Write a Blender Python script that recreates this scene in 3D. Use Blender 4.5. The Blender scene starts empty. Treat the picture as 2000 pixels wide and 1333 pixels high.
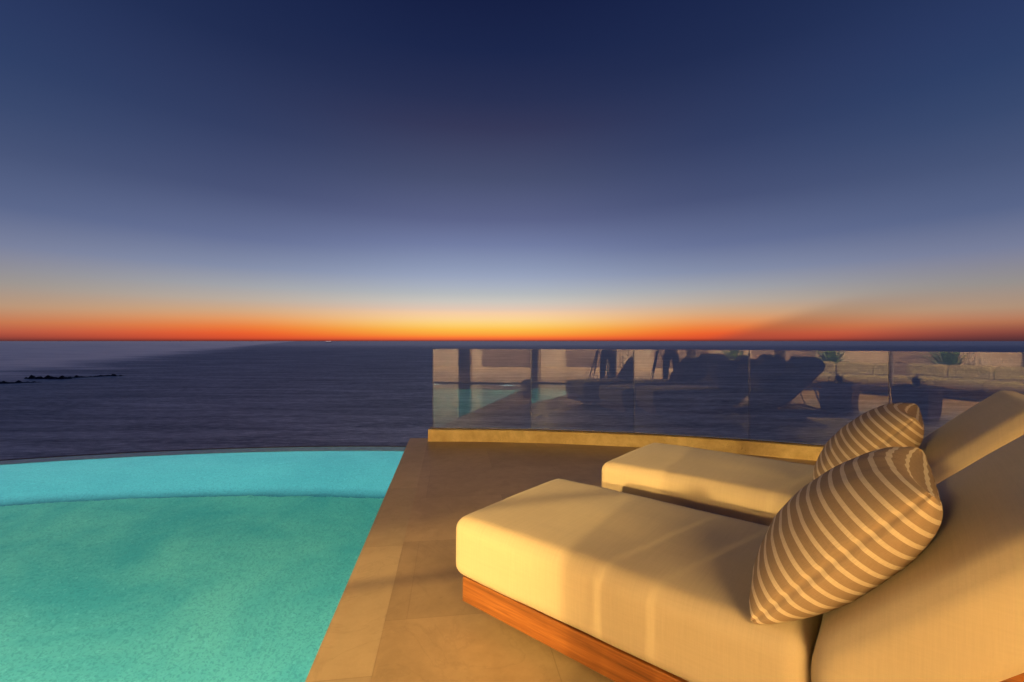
import bpy, bmesh, math, random
from mathutils import Vector, Matrix, noise
R = math.radians
sc = bpy.context.scene
COL = sc.collection

# ------------------------------------------------------------------ camera
CAM_H = 1.25
cam = bpy.data.cameras.new("camera")
cam.lens = 16.0; cam.sensor_width = 36.0; cam.sensor_fit = 'HORIZONTAL'
cam.clip_start = 0.02; cam.clip_end = 200000
cam_o = bpy.data.objects.new("camera", cam)
cam_o.location = (0, 0, CAM_H); cam_o.rotation_euler = (R(90), 0, 0)
COL.objects.link(cam_o); sc.camera = cam_o

sc.view_settings.view_transform = 'Standard'
sc.view_settings.look = 'None'
sc.view_settings.exposure = 0.0
sc.view_settings.gamma = 1.0
cy = sc.cycles
cy.use_denoising = True
cy.caustics_reflective = False; cy.caustics_refractive = False
cy.sample_clamp_indirect = 4.0
cy.max_bounces = 10; cy.transparent_max_bounces = 16; cy.transmission_bounces = 8
cy.diffuse_bounces = 3; cy.glossy_bounces = 4

def s2l(c):
    c = c / 255.0
    return c / 12.92 if c <= 0.04045 else ((c + 0.055) / 1.055) ** 2.4
def rgb(r, g, b): return (s2l(r), s2l(g), s2l(b), 1.0)

# ------------------------------------------------------------------ dusk sky
class NT:
    """small helper to wire node trees"""
    def __init__(s, tree): s.t = tree; s.n = tree.nodes; s.l = tree.links
    def new(s, kind, **kw):
        n = s.n.new(kind)
        for k, v in kw.items(): setattr(n, k, v)
        return n
    def link(s, a, b): s.l.new(a, b)
    def put(s, sock, v):
        if isinstance(v, bpy.types.NodeSocket): s.l.new(v, sock)
        else: sock.default_value = v
    def math(s, op, a, b=None, c=None, clamp=False):
        n = s.n.new('ShaderNodeMath'); n.operation = op; n.use_clamp = clamp
        s.put(n.inputs[0], a)
        if b is not None: s.put(n.inputs[1], b)
        if c is not None: s.put(n.inputs[2], c)
        return n.outputs[0]
    def mix(s, f, a, b, mode='MIX'):
        n = s.n.new('ShaderNodeMix'); n.data_type = 'RGBA'; n.blend_type = mode
        s.put(n.inputs[0], f); s.put(n.inputs[6], a); s.put(n.inputs[7], b)
        return n.outputs[2]
    def ramp(s, f, stops, interp='LINEAR'):
        n = s.n.new('ShaderNodeValToRGB'); n.color_ramp.interpolation = interp
        e = n.color_ramp.elements
        while len(e) > 1: e.remove(e[-1])
        e[0].position, e[0].color = stops[0]
        for p, c in stops[1:]:
            k = e.new(p); k.color = c
        s.put(n.inputs[0], f)
        return n.outputs[0]
    def smooth(s, x, lo, hi, a=0.0, b=1.0):
        n = s.n.new('ShaderNodeMapRange'); n.interpolation_type = 'SMOOTHSTEP'
        s.put(n.inputs[0], x); n.inputs[1].default_value = lo; n.inputs[2].default_value = hi
        n.inputs[3].default_value = a; n.inputs[4].default_value = b
        return n.outputs[0]
    def noise(s, vec, scale, detail=4, rough=0.5, dist=0.0):
        n = s.n.new('ShaderNodeTexNoise')
        n.inputs['Scale'].default_value = scale; n.inputs['Detail'].default_value = detail
        n.inputs['Roughness'].default_value = rough; n.inputs['Distortion'].default_value = dist
        if vec is not None: s.l.new(vec, n.inputs['Vector'])
        return n.outputs['Fac']
    def mapping(s, vec, scale=(1, 1, 1), rot=(0, 0, 0), loc=(0, 0, 0)):
        n = s.n.new('ShaderNodeMapping')
        n.inputs['Scale'].default_value = scale; n.inputs['Rotation'].default_value = rot
        n.inputs['Location'].default_value = loc
        s.l.new(vec, n.inputs['Vector']); return n.outputs[0]

world = bpy.data.worlds.new("World"); sc.world = world; world.use_nodes = True
w = NT(world.node_tree); w.n.clear()
tc = w.new('ShaderNodeTexCoord')
sep = w.new('ShaderNodeSeparateXYZ'); w.link(tc.outputs['Generated'], sep.inputs[0])
elev = w.math('MULTIPLY', w.math('ARCSINE', sep.outputs[2]), 180 / math.pi)
azim = w.math('MULTIPLY', w.math('ARCTAN2', sep.outputs[0], sep.outputs[1]), 180 / math.pi)
EM = 45.0
ef = w.math('DIVIDE', elev, EM, clamp=True)
def stops(lst): return [(min(1, e / EM), rgb(*c)) for e, c in lst]
r_mid = w.ramp(ef, stops([(0, (120, 50, 38)), (.2, (225, 98, 62)), (.45, (255, 122, 52)), (.8, (252, 160, 62)), (1.4, (254, 190, 75)),
    (2.06, (254, 208, 115)), (2.7, (252, 212, 148)), (3.5, (246, 206, 166)), (4, (226, 200, 180)), (4.95, (203, 198, 190)), (5.9, (182, 186, 190)),
    (6.9, (168, 176, 192)), (8.1, (152, 163, 189)), (9.2, (140, 152, 182)), (11.9, (114, 125, 163)), (14.9, (92, 100, 138)), (19.6, (72, 80, 113)),
    (25.1, (53, 57, 90)), (28, (41, 49, 84)), (32.5, (28, 39, 76)), (36.9, (22, 32, 68)), (45, (18, 27, 60))]))
r_flank = w.ramp(ef, stops([(0, (100, 42, 36)), (.3, (215, 78, 46)), (.9, (238, 96, 46)), (1.6, (238, 126, 62)), (2.4, (232, 154, 96)),
    (3.3, (213, 169, 130)), (4.5, (189, 174, 160)), (6, (164, 166, 172)), (8, (133, 143, 170)), (11, (103, 114, 151)), (16, (73, 83, 120)),
    (22, (52, 63, 100)), (30, (33, 45, 82)), (37, (24, 36, 74)), (45, (19, 29, 64))]))
r_side = w.ramp(ef, stops([(0, (86, 50, 52)), (.3, (132, 66, 60)), (.75, (168, 88, 70)), (1.6, (188, 120, 86)), (2.9, (178, 147, 122)), (5, (150, 144, 141)),
    (7.1, (130, 132, 152)), (8, (119, 126, 154)), (11.3, (88, 101, 137)), (15.3, (71, 85, 121)), (19.2, (56, 73, 111)), (23, (46, 64, 104)),
    (26.5, (42, 58, 99)), (34, (30, 45, 83)), (45, (20, 32, 68))]))
r_back = w.ramp(ef, stops([(0, (50, 52, 70)), (6, (66, 70, 98)), (14, (58, 66, 104)), (30, (36, 46, 84)), (45, (20, 30, 64))]))
da = w.math('ABSOLUTE', w.math('ADD', azim, 3.5))
sky = w.mix(w.smooth(da, 2, 30), r_mid, r_flank)
sky = w.mix(w.smooth(da, 22, 54), sky, r_side)
sky = w.mix(w.smooth(da, 60, 120), sky, r_back)
# the long cloud shadow that fans out to the right of the afterglow
ray = w.math('SUBTRACT', azim, w.math('MULTIPLY', elev, 2.8))
edge = w.math('MULTIPLY', w.smooth(ray, 21.5, 26), w.smooth(ray, 26, 36, 1, .2))
low = w.smooth(elev, 1.2, 5.5, 1, 0)
sky = w.mix(w.math('MULTIPLY', w.math('MULTIPLY', edge, low), .36), sky, rgb(92, 66, 66))
# warm dust toward the far right horizon
fr = w.math('MULTIPLY', w.smooth(azim, 34, 50), w.smooth(elev, 0, 2.2, 1, 0))
sky = w.mix(w.math('MULTIPLY', fr, .55), sky, rgb(60, 40, 50))
bg = w.new('ShaderNodeBackground'); w.link(sky, bg.inputs[0]); bg.inputs[1].default_value = 1.0
wo = w.new('ShaderNodeOutputWorld'); w.link(bg.outputs[0], wo.inputs[0])

WARM = (1.0, 0.64, 0.205)
WARM2 = (1.0, 0.60, 0.22)

# ------------------------------------------------------------------ mesh helpers
def link_obj(name, bm, mat=None, parent=None, smooth=False):
    me = bpy.data.meshes.new(name); bm.normal_update(); bm.to_mesh(me); bm.free()
    o = bpy.data.objects.new(name, me); COL.objects.link(o)
    if mat: me.materials.append(mat)
    if smooth:
        for p in me.polygons: p.use_smooth = True
    if parent: o.parent = parent
    return o
def tag(o, label=None, cat=None, group=None, kind=None):
    if label: o['label'] = label
    if cat: o['category'] = cat
    if group: o['group'] = group
    if kind: o['kind'] = kind
    return o
def empty(name, loc=(0, 0, 0), rz=0.0):
    o = bpy.data.objects.new(name, None); COL.objects.link(o)
    o.location = loc; o.rotation_euler = (0, 0, rz); o.empty_display_size = .1
    return o
def copy_tree(o, parent=None):
    c = o.copy(); COL.objects.link(c)
    if parent: c.parent = parent
    for ch in [x for x in bpy.data.objects if x.parent == o]: copy_tree(ch, c)
    return c
def add_box(bm, x0, x1, y0, y1, z0, z1, M=None):
    vs = [bm.verts.new((x, y, z)) for x in (x0, x1) for y in (y0, y1) for z in (z0, z1)]
    if M:
        for v in vs: v.co = M @ v.co
    for f in ((0, 1, 3, 2), (4, 6, 7, 5), (0, 4, 5, 1), (2, 3, 7, 6), (0, 2, 6, 4), (1, 5, 7, 3)):
        bm.faces.new([vs[i] for i in f])
    return vs
def box(name, x0, x1, y0, y1, z0, z1, mat, parent=None, bev=0.0, M=None):
    bm = bmesh.new(); add_box(bm, x0, x1, y0, y1, z0, z1)
    if bev:
        bmesh.ops.bevel(bm, geom=bm.edges[:], offset=bev, segments=3, profile=.6, affect='EDGES')
    if M: bm.transform(M)
    return link_obj(name, bm, mat, parent)
def add_tube(bm, pts, rad, seg=10, cap=True):
    pts = [Vector(p) for p in pts]
    if not hasattr(rad, '__len__'): rad = [rad] * len(pts)
    rings = []
    for i, p in enumerate(pts):
        d = (pts[min(i + 1, len(pts) - 1)] - pts[max(i - 1, 0)]).normalized()
        a = d.orthogonal().normalized() if i == 0 else (ref - d * ref.dot(d)).normalized()
        ref = a; b = d.cross(a)
        rings.append([bm.verts.new(p + rad[i] * (math.cos(2 * math.pi * k / seg) * a + math.sin(2 * math.pi * k / seg) * b)) for k in range(seg)])
    for r0, r1 in zip(rings, rings[1:]):
        for k in range(seg): bm.faces.new((r0[k], r0[(k + 1) % seg], r1[(k + 1) % seg], r1[k]))
    if cap:
        bm.faces.new(rings[0][::-1]); bm.faces.new(rings[-1])
def lathe(bm, prof, seg=24, M=None):
    rings = []
    for r, z in prof:
        ring = [bm.verts.new((r * math.cos(2 * math.pi * k / seg), r * math.sin(2 * math.pi * k / seg), z)) for k in range(seg)]
        if M:
            for v in ring: v.co = M @ v.co
        rings.append(ring)
    for r0, r1 in zip(rings, rings[1:]):
        for k in range(seg): bm.faces.new((r0[k], r0[(k + 1) % seg], r1[(k + 1) % seg], r1[k]))
    bm.faces.new(rings[0][::-1]); bm.faces.new(rings[-1])

# ------------------------------------------------------------------ materials
def material(name):
    m = bpy.data.materials.new(name); m.use_nodes = True
    t = NT(m.node_tree); t.n.clear()
    out = t.new('ShaderNodeOutputMaterial'); b = t.new('ShaderNodeBsdfPrincipled')
    t.link(b.outputs[0], out.inputs[0])
    tcn = t.new('ShaderNodeTexCoord')
    return m, t, b, tcn.outputs['Object'], tcn.outputs['UV'], out
def bump(t, b, h, strength, dist):
    n = t.new('ShaderNodeBump'); n.inputs['Strength'].default_value = strength; n.inputs['Distance'].default_value = dist
    t.link(h, n.inputs['Height']); t.link(n.outputs[0], b.inputs['Normal']); return n
def plain(name, col, rough=.6, var=.12, scale=6, metal=0.0, bmp=0.0):
    m, t, b, ob, uv, out = material(name)
    f = t.noise(ob, scale, 6, .6)
    c1 = tuple(x * (1 - var) for x in col[:3]) + (1,); c2 = tuple(min(1, x * (1 + var)) for x in col[:3]) + (1,)
    t.link(t.mix(t.smooth(f, .3, .7), c1, c2), b.inputs['Base Color'])
    b.inputs['Roughness'].default_value = rough; b.inputs['Metallic'].default_value = metal
    if bmp: bump(t, b, f, bmp, .01)
    return m
def glow(name, col, strength):
    m, t, b, ob, uv, out = material(name)
    b.inputs['Base Color'].default_value = (.8, .8, .8, 1)
    b.inputs['Emission Color'].default_value = tuple(col[:3]) + (1,)
    b.inputs['Emission Strength'].default_value = strength
    return m

def mat_ocean():
    m, t, b, ob, uv, out = material('sea water')
    big = t.noise(t.mapping(ob, (.006, .02, 1), (0, 0, R(12))), 1, 5, .6, .4)
    streak = t.noise(t.mapping(ob, (.018, .11, 1), (0, 0, R(10))), 1, 6, .65, .6)
    fine = t.noise(t.mapping(ob, (.22, .9, 1), (0, 0, R(8))), 1, 8, .7, .3)
    micro = t.noise(t.mapping(ob, (1.2, 3.0, 1), (0, 0, R(-6))), 1, 4, .6)
    base = t.mix(t.smooth(streak, .35, .7), (.20, .20, .235, 1), (.40, .39, .42, 1))
    base = t.mix(t.math('MULTIPLY', t.smooth(fine, .48, .78), .5), base, (.38, .37, .42, 1))
    # calm slick in the upper left: a wedge of smooth paler water bounded by a wind line
    s = t.new('ShaderNodeSeparateXYZ'); t.link(ob, s.inputs[0])
    wob = t.math('MULTIPLY', t.math('SUBTRACT', t.noise(t.mapping(ob, (.006, .022, 1), (0, 0, R(20))), 1, 6, .65), .5), 420)
    q = t.math('ADD', t.math('ADD', t.math('MULTIPLY', s.outputs[0], 1.0), t.math('MULTIPLY', s.outputs[1], .472)), wob)
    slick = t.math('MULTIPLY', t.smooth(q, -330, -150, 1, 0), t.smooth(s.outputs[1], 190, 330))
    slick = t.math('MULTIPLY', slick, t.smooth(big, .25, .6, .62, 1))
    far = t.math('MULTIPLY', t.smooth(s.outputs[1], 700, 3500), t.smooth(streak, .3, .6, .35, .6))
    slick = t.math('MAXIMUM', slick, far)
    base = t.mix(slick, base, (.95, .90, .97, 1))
    # white foam drifts
    fo = t.math('MULTIPLY', t.smooth(t.noise(t.mapping(ob, (.010, .035, 1), (0, 0, R(14)), (3.3, 1.7, 0)), 1, 7, .62, .8), .60, .72), t.smooth(s.outputs[1], 120, 300, .35, .8))
    base = t.mix(t.math('MULTIPLY', fo, .6), base, (.75, .70, .85, 1))
    t.n.remove(b)
    h = t.math('ADD', t.math('MULTIPLY', fine, .8), t.math('MULTIPLY', micro, .25))
    bn = t.new('ShaderNodeBump'); bn.inputs['Strength'].default_value = .8; bn.inputs['Distance'].default_value = 1.2; t.link(h, bn.inputs['Height'])
    k = t.math('ADD', t.math('MULTIPLY', t.smooth(streak, .36, .66), .40), t.math('MULTIPLY', t.smooth(fine, .38, .66), .60))
    k = t.math('MULTIPLY', k, t.smooth(big, .25, .7, .72, 1.25))
    gcol = t.mix(k, (.33, .36, .40, 1), (1, 1, 1, 1))
    gcol = t.mix(slick, gcol, (1, .97, .97, 1))
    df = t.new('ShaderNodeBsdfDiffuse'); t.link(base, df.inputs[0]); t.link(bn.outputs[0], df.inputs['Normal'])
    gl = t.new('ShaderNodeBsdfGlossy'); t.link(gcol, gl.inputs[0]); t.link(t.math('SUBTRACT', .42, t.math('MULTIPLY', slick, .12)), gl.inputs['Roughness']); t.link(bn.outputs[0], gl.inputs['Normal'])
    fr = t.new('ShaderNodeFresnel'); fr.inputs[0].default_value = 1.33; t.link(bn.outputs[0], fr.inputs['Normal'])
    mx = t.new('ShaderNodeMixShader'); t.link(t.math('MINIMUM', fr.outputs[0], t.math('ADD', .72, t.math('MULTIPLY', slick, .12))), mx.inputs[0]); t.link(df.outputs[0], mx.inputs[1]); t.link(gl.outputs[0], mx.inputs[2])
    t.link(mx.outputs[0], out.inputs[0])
    return m

def mat_stone(name, c_lo, c_hi, tiles=None, rough=.5, rot=0.0, pits=False, spec=.3):
    m, t, b, ob, uv, out = material(name)
    v = t.mapping(ob, (1, 1, 1), (0, 0, rot))
    n1 = t.noise(v, 1.6, 7, .62, .5); n2 = t.noise(v, 9, 6, .65, .3); n3 = t.noise(v, 70, 3, .6)
    f = t.math('ADD', t.math('ADD', t.math('MULTIPLY', n1, .55), t.math('MULTIPLY', n2, .35)), t.math('MULTIPLY', n3, .1))
    c = t.mix(t.smooth(f, .34, .66), c_lo, c_hi)
    h = t.math('MULTIPLY', n2, .3)
    # darker veins and little stains
    vein = t.math('ABSOLUTE', t.math('SUBTRACT', t.noise(v, 2.3, 8, .6, 1.2), .5))
    c = t.mix(t.smooth(vein, .0, .02, .13, 0), c, tuple(x * .5 for x in c_lo[:3]) + (1,))
    st = t.smooth(t.noise(v, 14, 3, .5), .70, .80, 0, .25)
    c = t.mix(st, c, tuple(x * .45 for x in c_lo[:3]) + (1,))
    if tiles:
        br = t.new('ShaderNodeTexBrick'); br.offset = .5; br.squash = 1
        t.link(t.mapping(ob, (1, 1, 1), (0, 0, rot), tiles[2]), br.inputs['Vector'])
        br.inputs['Scale'].default_value = 1; br.inputs['Brick Width'].default_value = tiles[0]; br.inputs['Row Height'].default_value = tiles[1]
        br.inputs['Mortar Size'].default_value = .0022; br.inputs['Mortar Smooth'].default_value = .3
        br.inputs['Color1'].default_value = (.86, .86, .86, 1); br.inputs['Color2'].default_value = (1.05, 1.04, 1.02, 1)
        br.inputs['Mortar'].default_value = (.78, .76, .73, 1)
        c = t.mix(1.0, c, br.outputs['Color'], 'MULTIPLY')
        h = t.math('SUBTRACT', h, t.math('MULTIPLY', br.outputs['Fac'], .5))
    if pits:
        vo = t.new('ShaderNodeTexVoronoi'); vo.inputs['Scale'].default_value = 38; t.link(t.mapping(ob, (1, 1, 2.2)), vo.inputs['Vector'])
        gate = t.smooth(t.noise(ob, 5, 3), .5, .62)
        p = t.math('MULTIPLY', t.smooth(vo.outputs['Distance'], .12, .26, 1, 0), gate)
        c = t.mix(t.math('MULTIPLY', p, .75), c, (.09, .06, .035, 1)); h = t.math('SUBTRACT', h, p)
    t.link(c, b.inputs['Base Color'])
    b.inputs['Roughness'].default_value = rough; b.inputs['Specular IOR Level'].default_value = spec
    bump(t, b, h, .35, .006)
    return m

def mat_linen(name, col):
    m, t, b, ob, uv, out = material(name)
    warp = t.noise(t.mapping(ob, (420, 12, 12)), 1, 3, .6)
    weft = t.noise(t.mapping(ob, (12, 380, 330)), 1, 3, .6)
    slub = t.noise(t.mapping(ob, (130, 3, 3)), 1, 2, .5)
    slub2 = t.noise(t.mapping(ob, (3, 110, 110)), 1, 2, .5)
    th = t.math('ADD', t.math('ADD', t.math('MULTIPLY', warp, .35), t.math('MULTIPLY', weft, .25)), t.math('ADD', t.math('MULTIPLY', slub, .25), t.math('MULTIPLY', slub2, .15)))
    soft = t.noise(ob, 5, 4)
    k = t.math('ADD', t.smooth(th, .34, .66, .94, 1.04), t.math('MULTIPLY', t.math('SUBTRACT', soft, .5), .12))
    mul = t.new('ShaderNodeVectorMath'); mul.operation = 'SCALE'; mul.inputs[0].default_value = col[:3]; t.link(k, mul.inputs['Scale'])
    t.link(mul.outputs[0], b.inputs['Base Color'])
    b.inputs['Roughness'].default_value = .95; b.inputs['Specular IOR Level'].default_value = .1
    b.inputs['Sheen Weight'].default_value = .15; b.inputs['Sheen Roughness'].default_value = .5
    wr = t.noise(t.mapping(ob, (3, 9, 3)), 1, 3, .5, .6)
    bump(t, b, t.math('ADD', t.math('MULTIPLY', th, .25), t.math('MULTIPLY', wr, .9)), .35, .006)
    return m

def mat_stripes():
    m, t, b, ob, uv, out = material('striped canvas')
    s = t.new('ShaderNodeSeparateXYZ'); t.link(uv, s.inputs[0])
    wob = t.math('MULTIPLY', t.math('SUBTRACT', t.noise(ob, 9, 2), .5), .004)
    ph = t.math('FRACT', t.math('MULTIPLY', t.math('ADD', s.outputs[1], wob), 17.0))
    d = t.math('ABSOLUTE', t.math('SUBTRACT', ph, .5))
    st = t.smooth(d, .15, .18, 1, 0)
    th = t.math('ADD', t.math('MULTIPLY', t.noise(t.mapping(uv, (700, 30, 1)), 1, 2), .5), t.math('MULTIPLY', t.noise(t.mapping(uv, (30, 700, 1)), 1, 2), .5))
    c = t.mix(st, (.37, .27, .185, 1), (.72, .62, .48, 1))
    sc_ = t.new('ShaderNodeVectorMath'); sc_.operation = 'SCALE'; t.link(c, sc_.inputs[0]); t.link(t.smooth(th, .3, .7, .86, 1.1), sc_.inputs['Scale'])
    t.link(sc_.outputs[0], b.inputs['Base Color'])
    b.inputs['Roughness'].default_value = .85; b.inputs['Specular IOR Level'].default_value = .15
    wr = t.noise(ob, 16, 4, .6, 1.0)
    bump(t, b, t.math('ADD', t.math('MULTIPLY', th, .12), t.math('MULTIPLY', wr, .6)), .4, .008)
    return m

def mat_teak():
    m, t, b, ob, uv, out = material('oiled teak')
    g = t.noise(t.mapping(ob, (1.6, 34, 34)), 1, 6, .6, .8)
    g2 = t.noise(t.mapping(ob, (5, 160, 160)), 1, 3, .6)
    f = t.math('ADD', t.math('MULTIPLY', g, .7), t.math('MULTIPLY', g2, .3))
    c = t.ramp(f, [(.30, (.085, .028, .008, 1)), (.5, (.23, .080, .018, 1)), (.70, (.37, .14, .034, 1))])
    t.link(c, b.inputs['Base Color']); b.inputs['Roughness'].default_value = .48; b.inputs['Specular IOR Level'].default_value = .3
    bump(t, b, f, .25, .003)
    return m

def mat_glass(name='balustrade glass'):
    m, t, b, ob, uv, out = material(name)
    t.n.remove(b)
    tr = t.new('ShaderNodeBsdfTransparent'); tr.inputs[0].default_value = (.93, .955, .94, 1)
    gl = t.new('ShaderNodeBsdfGlossy'); gl.inputs['Roughness'].default_value = .0; gl.inputs[0].default_value = (1, 1, 1, 1)
    fr = t.new('ShaderNodeFresnel'); fr.inputs[0].default_value = 1.5
    mx = t.new('ShaderNodeMixShader'); t.link(fr.outputs[0], mx.inputs[0]); t.link(tr.outputs[0], mx.inputs[1]); t.link(gl.outputs[0], mx.inputs[2])
    t.link(mx.outputs[0], out.inputs[0])
    return m

def mat_pool_water():
    m, t, b, ob, uv, out = material('pool water'); t.n.remove(b)
    g = t.new('ShaderNodeBsdfGlass'); g.inputs['IOR'].default_value = 1.33; g.inputs['Roughness'].default_value = .0
    g.inputs['Color'].default_value = (.93, .99, .985, 1)
    n = t.math('ADD', t.noise(t.mapping(ob, (2.2, 3.2, 1)), 1, 4, .55, .4), t.math('MULTIPLY', t.noise(ob, 9, 2), .15))
    bm_ = t.new('ShaderNodeBump'); bm_.inputs['Strength'].default_value = .07; bm_.inputs['Distance'].default_value = .04
    t.link(n, bm_.inputs['Height']); t.link(bm_.outputs[0], g.inputs['Normal'])
    t.link(g.outputs[0], out.inputs[0])
    return m

def mat_pebble(name, A, B):
    m, t, b, ob, uv, out = material(name)
    vo = t.new('ShaderNodeTexVoronoi'); vo.inputs['Scale'].default_value = 105; t.link(ob, vo.inputs['Vector'])
    peb = t.new('ShaderNodeSeparateColor'); t.link(vo.outputs['Color'], peb.inputs[0])
    n = t.noise(ob, 1.1, 6, .62, .5); n2 = t.noise(ob, 26, 4, .7)
    c = t.mix(t.smooth(n, .24, .76), A, B)
    c = t.mix(t.smooth(peb.outputs[0], .45, 1.0, 0, .36), c, tuple(x * .55 for x in A[:3]) + (1,))
    c = t.mix(t.smooth(n2, .52, .75, 0, .32), c, tuple(min(1, x * 1.5) for x in B[:3]) + (1,))
    t.link(c, b.inputs['Base Color']); b.inputs['Roughness'].default_value = .8; b.inputs['Specular IOR Level'].default_value = .1
    return m

def mat_leaf(name, a, bcol):
    m, t, b, ob, uv, out = material(name)
    c = t.mix(t.smooth(t.noise(ob, 7, 3), .35, .65), a, bcol)
    t.link(c, b.inputs['Base Color']); b.inputs['Roughness'].default_value = .5
    return m

M_ocean = mat_ocean()
M_deck = mat_stone('limestone paving', (.37, .265, .155, 1), (.48, .345, .205, 1), tiles=(1.2, .8, (.20, .31, 0)), rot=R(-7.55), rough=.42)
M_cop = mat_stone('limestone coping', (.45, .34, .215, 1), (.54, .415, .265, 1), tiles=(3.4, 1.1, (.1, .45, 0)), rot=R(-7.55), rough=.5)
M_kerb = mat_stone('travertine', (.44, .32, .13, 1), (.72, .58, .28, 1), rough=.55, pits=True)
M_linen = mat_linen('cream linen', (.56, .465, .335))
M_stripe = mat_stripes()
M_teak = mat_teak()
M_glass = mat_glass()
M_shoe = plain('bronze channel', (.06, .045, .03), .45, metal=.6)
M_water = mat_pool_water()
M_pebble = mat_pebble('pool floor pebble plaster', (.14, .54, .46, 1), (.36, .76, .55, 1))
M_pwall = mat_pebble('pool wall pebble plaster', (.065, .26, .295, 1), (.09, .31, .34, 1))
M_weir = plain('wet weir stone', (.16, .42, .38), .22, .2, 9)
M_lip = plain('dark lip stone', (.022, .018, .016), .5)
M_rock = plain('wet reef rock', (.006, .006, .008), .5, .4, .2)
M_cliff = plain('dry hillside', (.09, .075, .05), .95, .3, .4, bmp=.5)
M_dark = plain('dark feet', (.02, .016, .012), .6)
M_plaster = plain('villa plaster', (.62, .52, .40), .85, .06, 3)
M_darkwood = plain('dark timber', (.05, .03, .018), .5, .3, 8)
M_soffit = plain('soffit boards', (.45, .33, .22), .6, .15, 5)
M_sofa = plain('white outdoor fabric', (.72, .68, .62), .9, .05, 20)
M_basket = plain('woven planter', (.34, .24, .15), .8, .25, 30)
M_metal = plain('black metal', (.02, .02, .022), .4, .1, 20, metal=.8)
M_lampglow = glow('warm lamp glass', WARM2, 6.0)
M_curtain = plain('sheer curtain', (.55, .47, .38), .9, .08, 12)

# ------------------------------------------------------------------ sea, hillside, reef
SEA = -25.0
def build_ocean():
    bm = bmesh.new()
    rs = [30, 120, 400, 1500, 6000, 20000, 60000, 150000]
    n = 72; prev = None
    for r in rs:
        ring = [bm.verts.new((r * math.sin(2 * math.pi * k / n), r * math.cos(2 * math.pi * k / n), SEA)) for k in range(n)]
        if prev:
            for k in range(n): bm.faces.new((prev[k], ring[k], ring[(k + 1) % n], prev[(k + 1) % n]))
        else: bm.faces.new(ring)
        prev = ring
    bmesh.ops.recalc_face_normals(bm, faces=bm.faces[:])
    o = link_obj('ocean', bm, M_ocean); tag(o, kind='structure')
    return o
build_ocean()

def build_hill():
    bm = bmesh.new(); n = 96; prev = None
    for i, (rr, z) in enumerate([(0.5, -2.6), (11.2, -2.7), (13, -4.5), (16, -9), (20, -15), (26, -22), (34, -27)]):
        ring = []
        for k in range(n):
            a = 2 * math.pi * k / n
            back = max(0, -math.cos(a)) * .9
            r = rr * (1 + back)
            p = Vector((r * math.sin(a), r * math.cos(a) - 4.5, z))
            if i > 1: p += Vector((noise.noise(p * .3) * 1.3, noise.noise(p * .3 + Vector((9, 0, 0))) * 1.3, noise.noise(p * .4 + Vector((0, 7, 0))) * .7))
            ring.append(bm.verts.new(p))
        if prev:
            for k in range(n): bm.faces.new((prev[k], ring[k], ring[(k + 1) % n], prev[(k + 1) % n]))
        else: bm.faces.new(ring)
        prev = ring
    bmesh.ops.recalc_face_normals(bm, faces=bm.faces[:])
    tag(link_obj('hillside', bm, M_cliff), kind='structure')
build_hill()

def at(u, v, Z):
    D = 888.9 * (CAM_H - Z) / (v - 666.5)
    return Vector(((u - 1000) / 888.9 * D, D, Z))

def build_reef():
    # a low line of wet rocks: rows of a ridge profile along a polyline
    bm = bmesh.new(); random.seed(4)
    def ridge(p0, p1, n, wmax, hmax, seed):
        p0, p1 = Vector(p0), Vector(p1); d = (p1 - p0); nn = Vector((-d.y, d.x, 0)).normalized(); prev = None
        for i in range(n + 1):
            f = i / n; c = p0 + d * f
            env = max(.02, min(1, f * 8)) * max(.02, min(1, (1 - f) * 5))
            wv = env * wmax * (.55 + .8 * abs(noise.noise(Vector((f * 9, seed, 0)))))
            hv = env * hmax * (.25 + 1.5 * abs(noise.noise(Vector((f * 14, seed, 5)))))
            off = nn * 3 * noise.noise(Vector((f * 5, seed, 9)))
            row = []
            for j in range(9):
                g = j / 8 * 2 - 1
                p = c + off + nn * (g * wv); p.z = SEA - .3 + (hv + .3) * max(0, 1 - g * g) * (.7 + .6 * noise.noise(p * .4))
                row.append(bm.verts.new(p))
            if prev:
                for j in range(8): bm.faces.new((prev[j], row[j], row[j + 1], prev[j + 1]))
            prev = row
    P = lambda u, v: at(u, v, SEA)
    ridge(P(75, 741), P(252, 733.5), 60, 5.5, 2.4, 1)
    ridge(P(45, 740), P(150, 740.5), 40, 5, 3.8, 7)
    ridge(P(-120, 752), P(85, 747), 60, 7.0, 2.2, 3)
    bmesh.ops.recalc_face_normals(bm, faces=bm.faces[:])
    o = link_obj('rock_reef', bm, M_rock, smooth=False)
    tag(o, 'low black reef of wet rocks breaking the sea at far left', 'reef')
build_reef()

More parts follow.
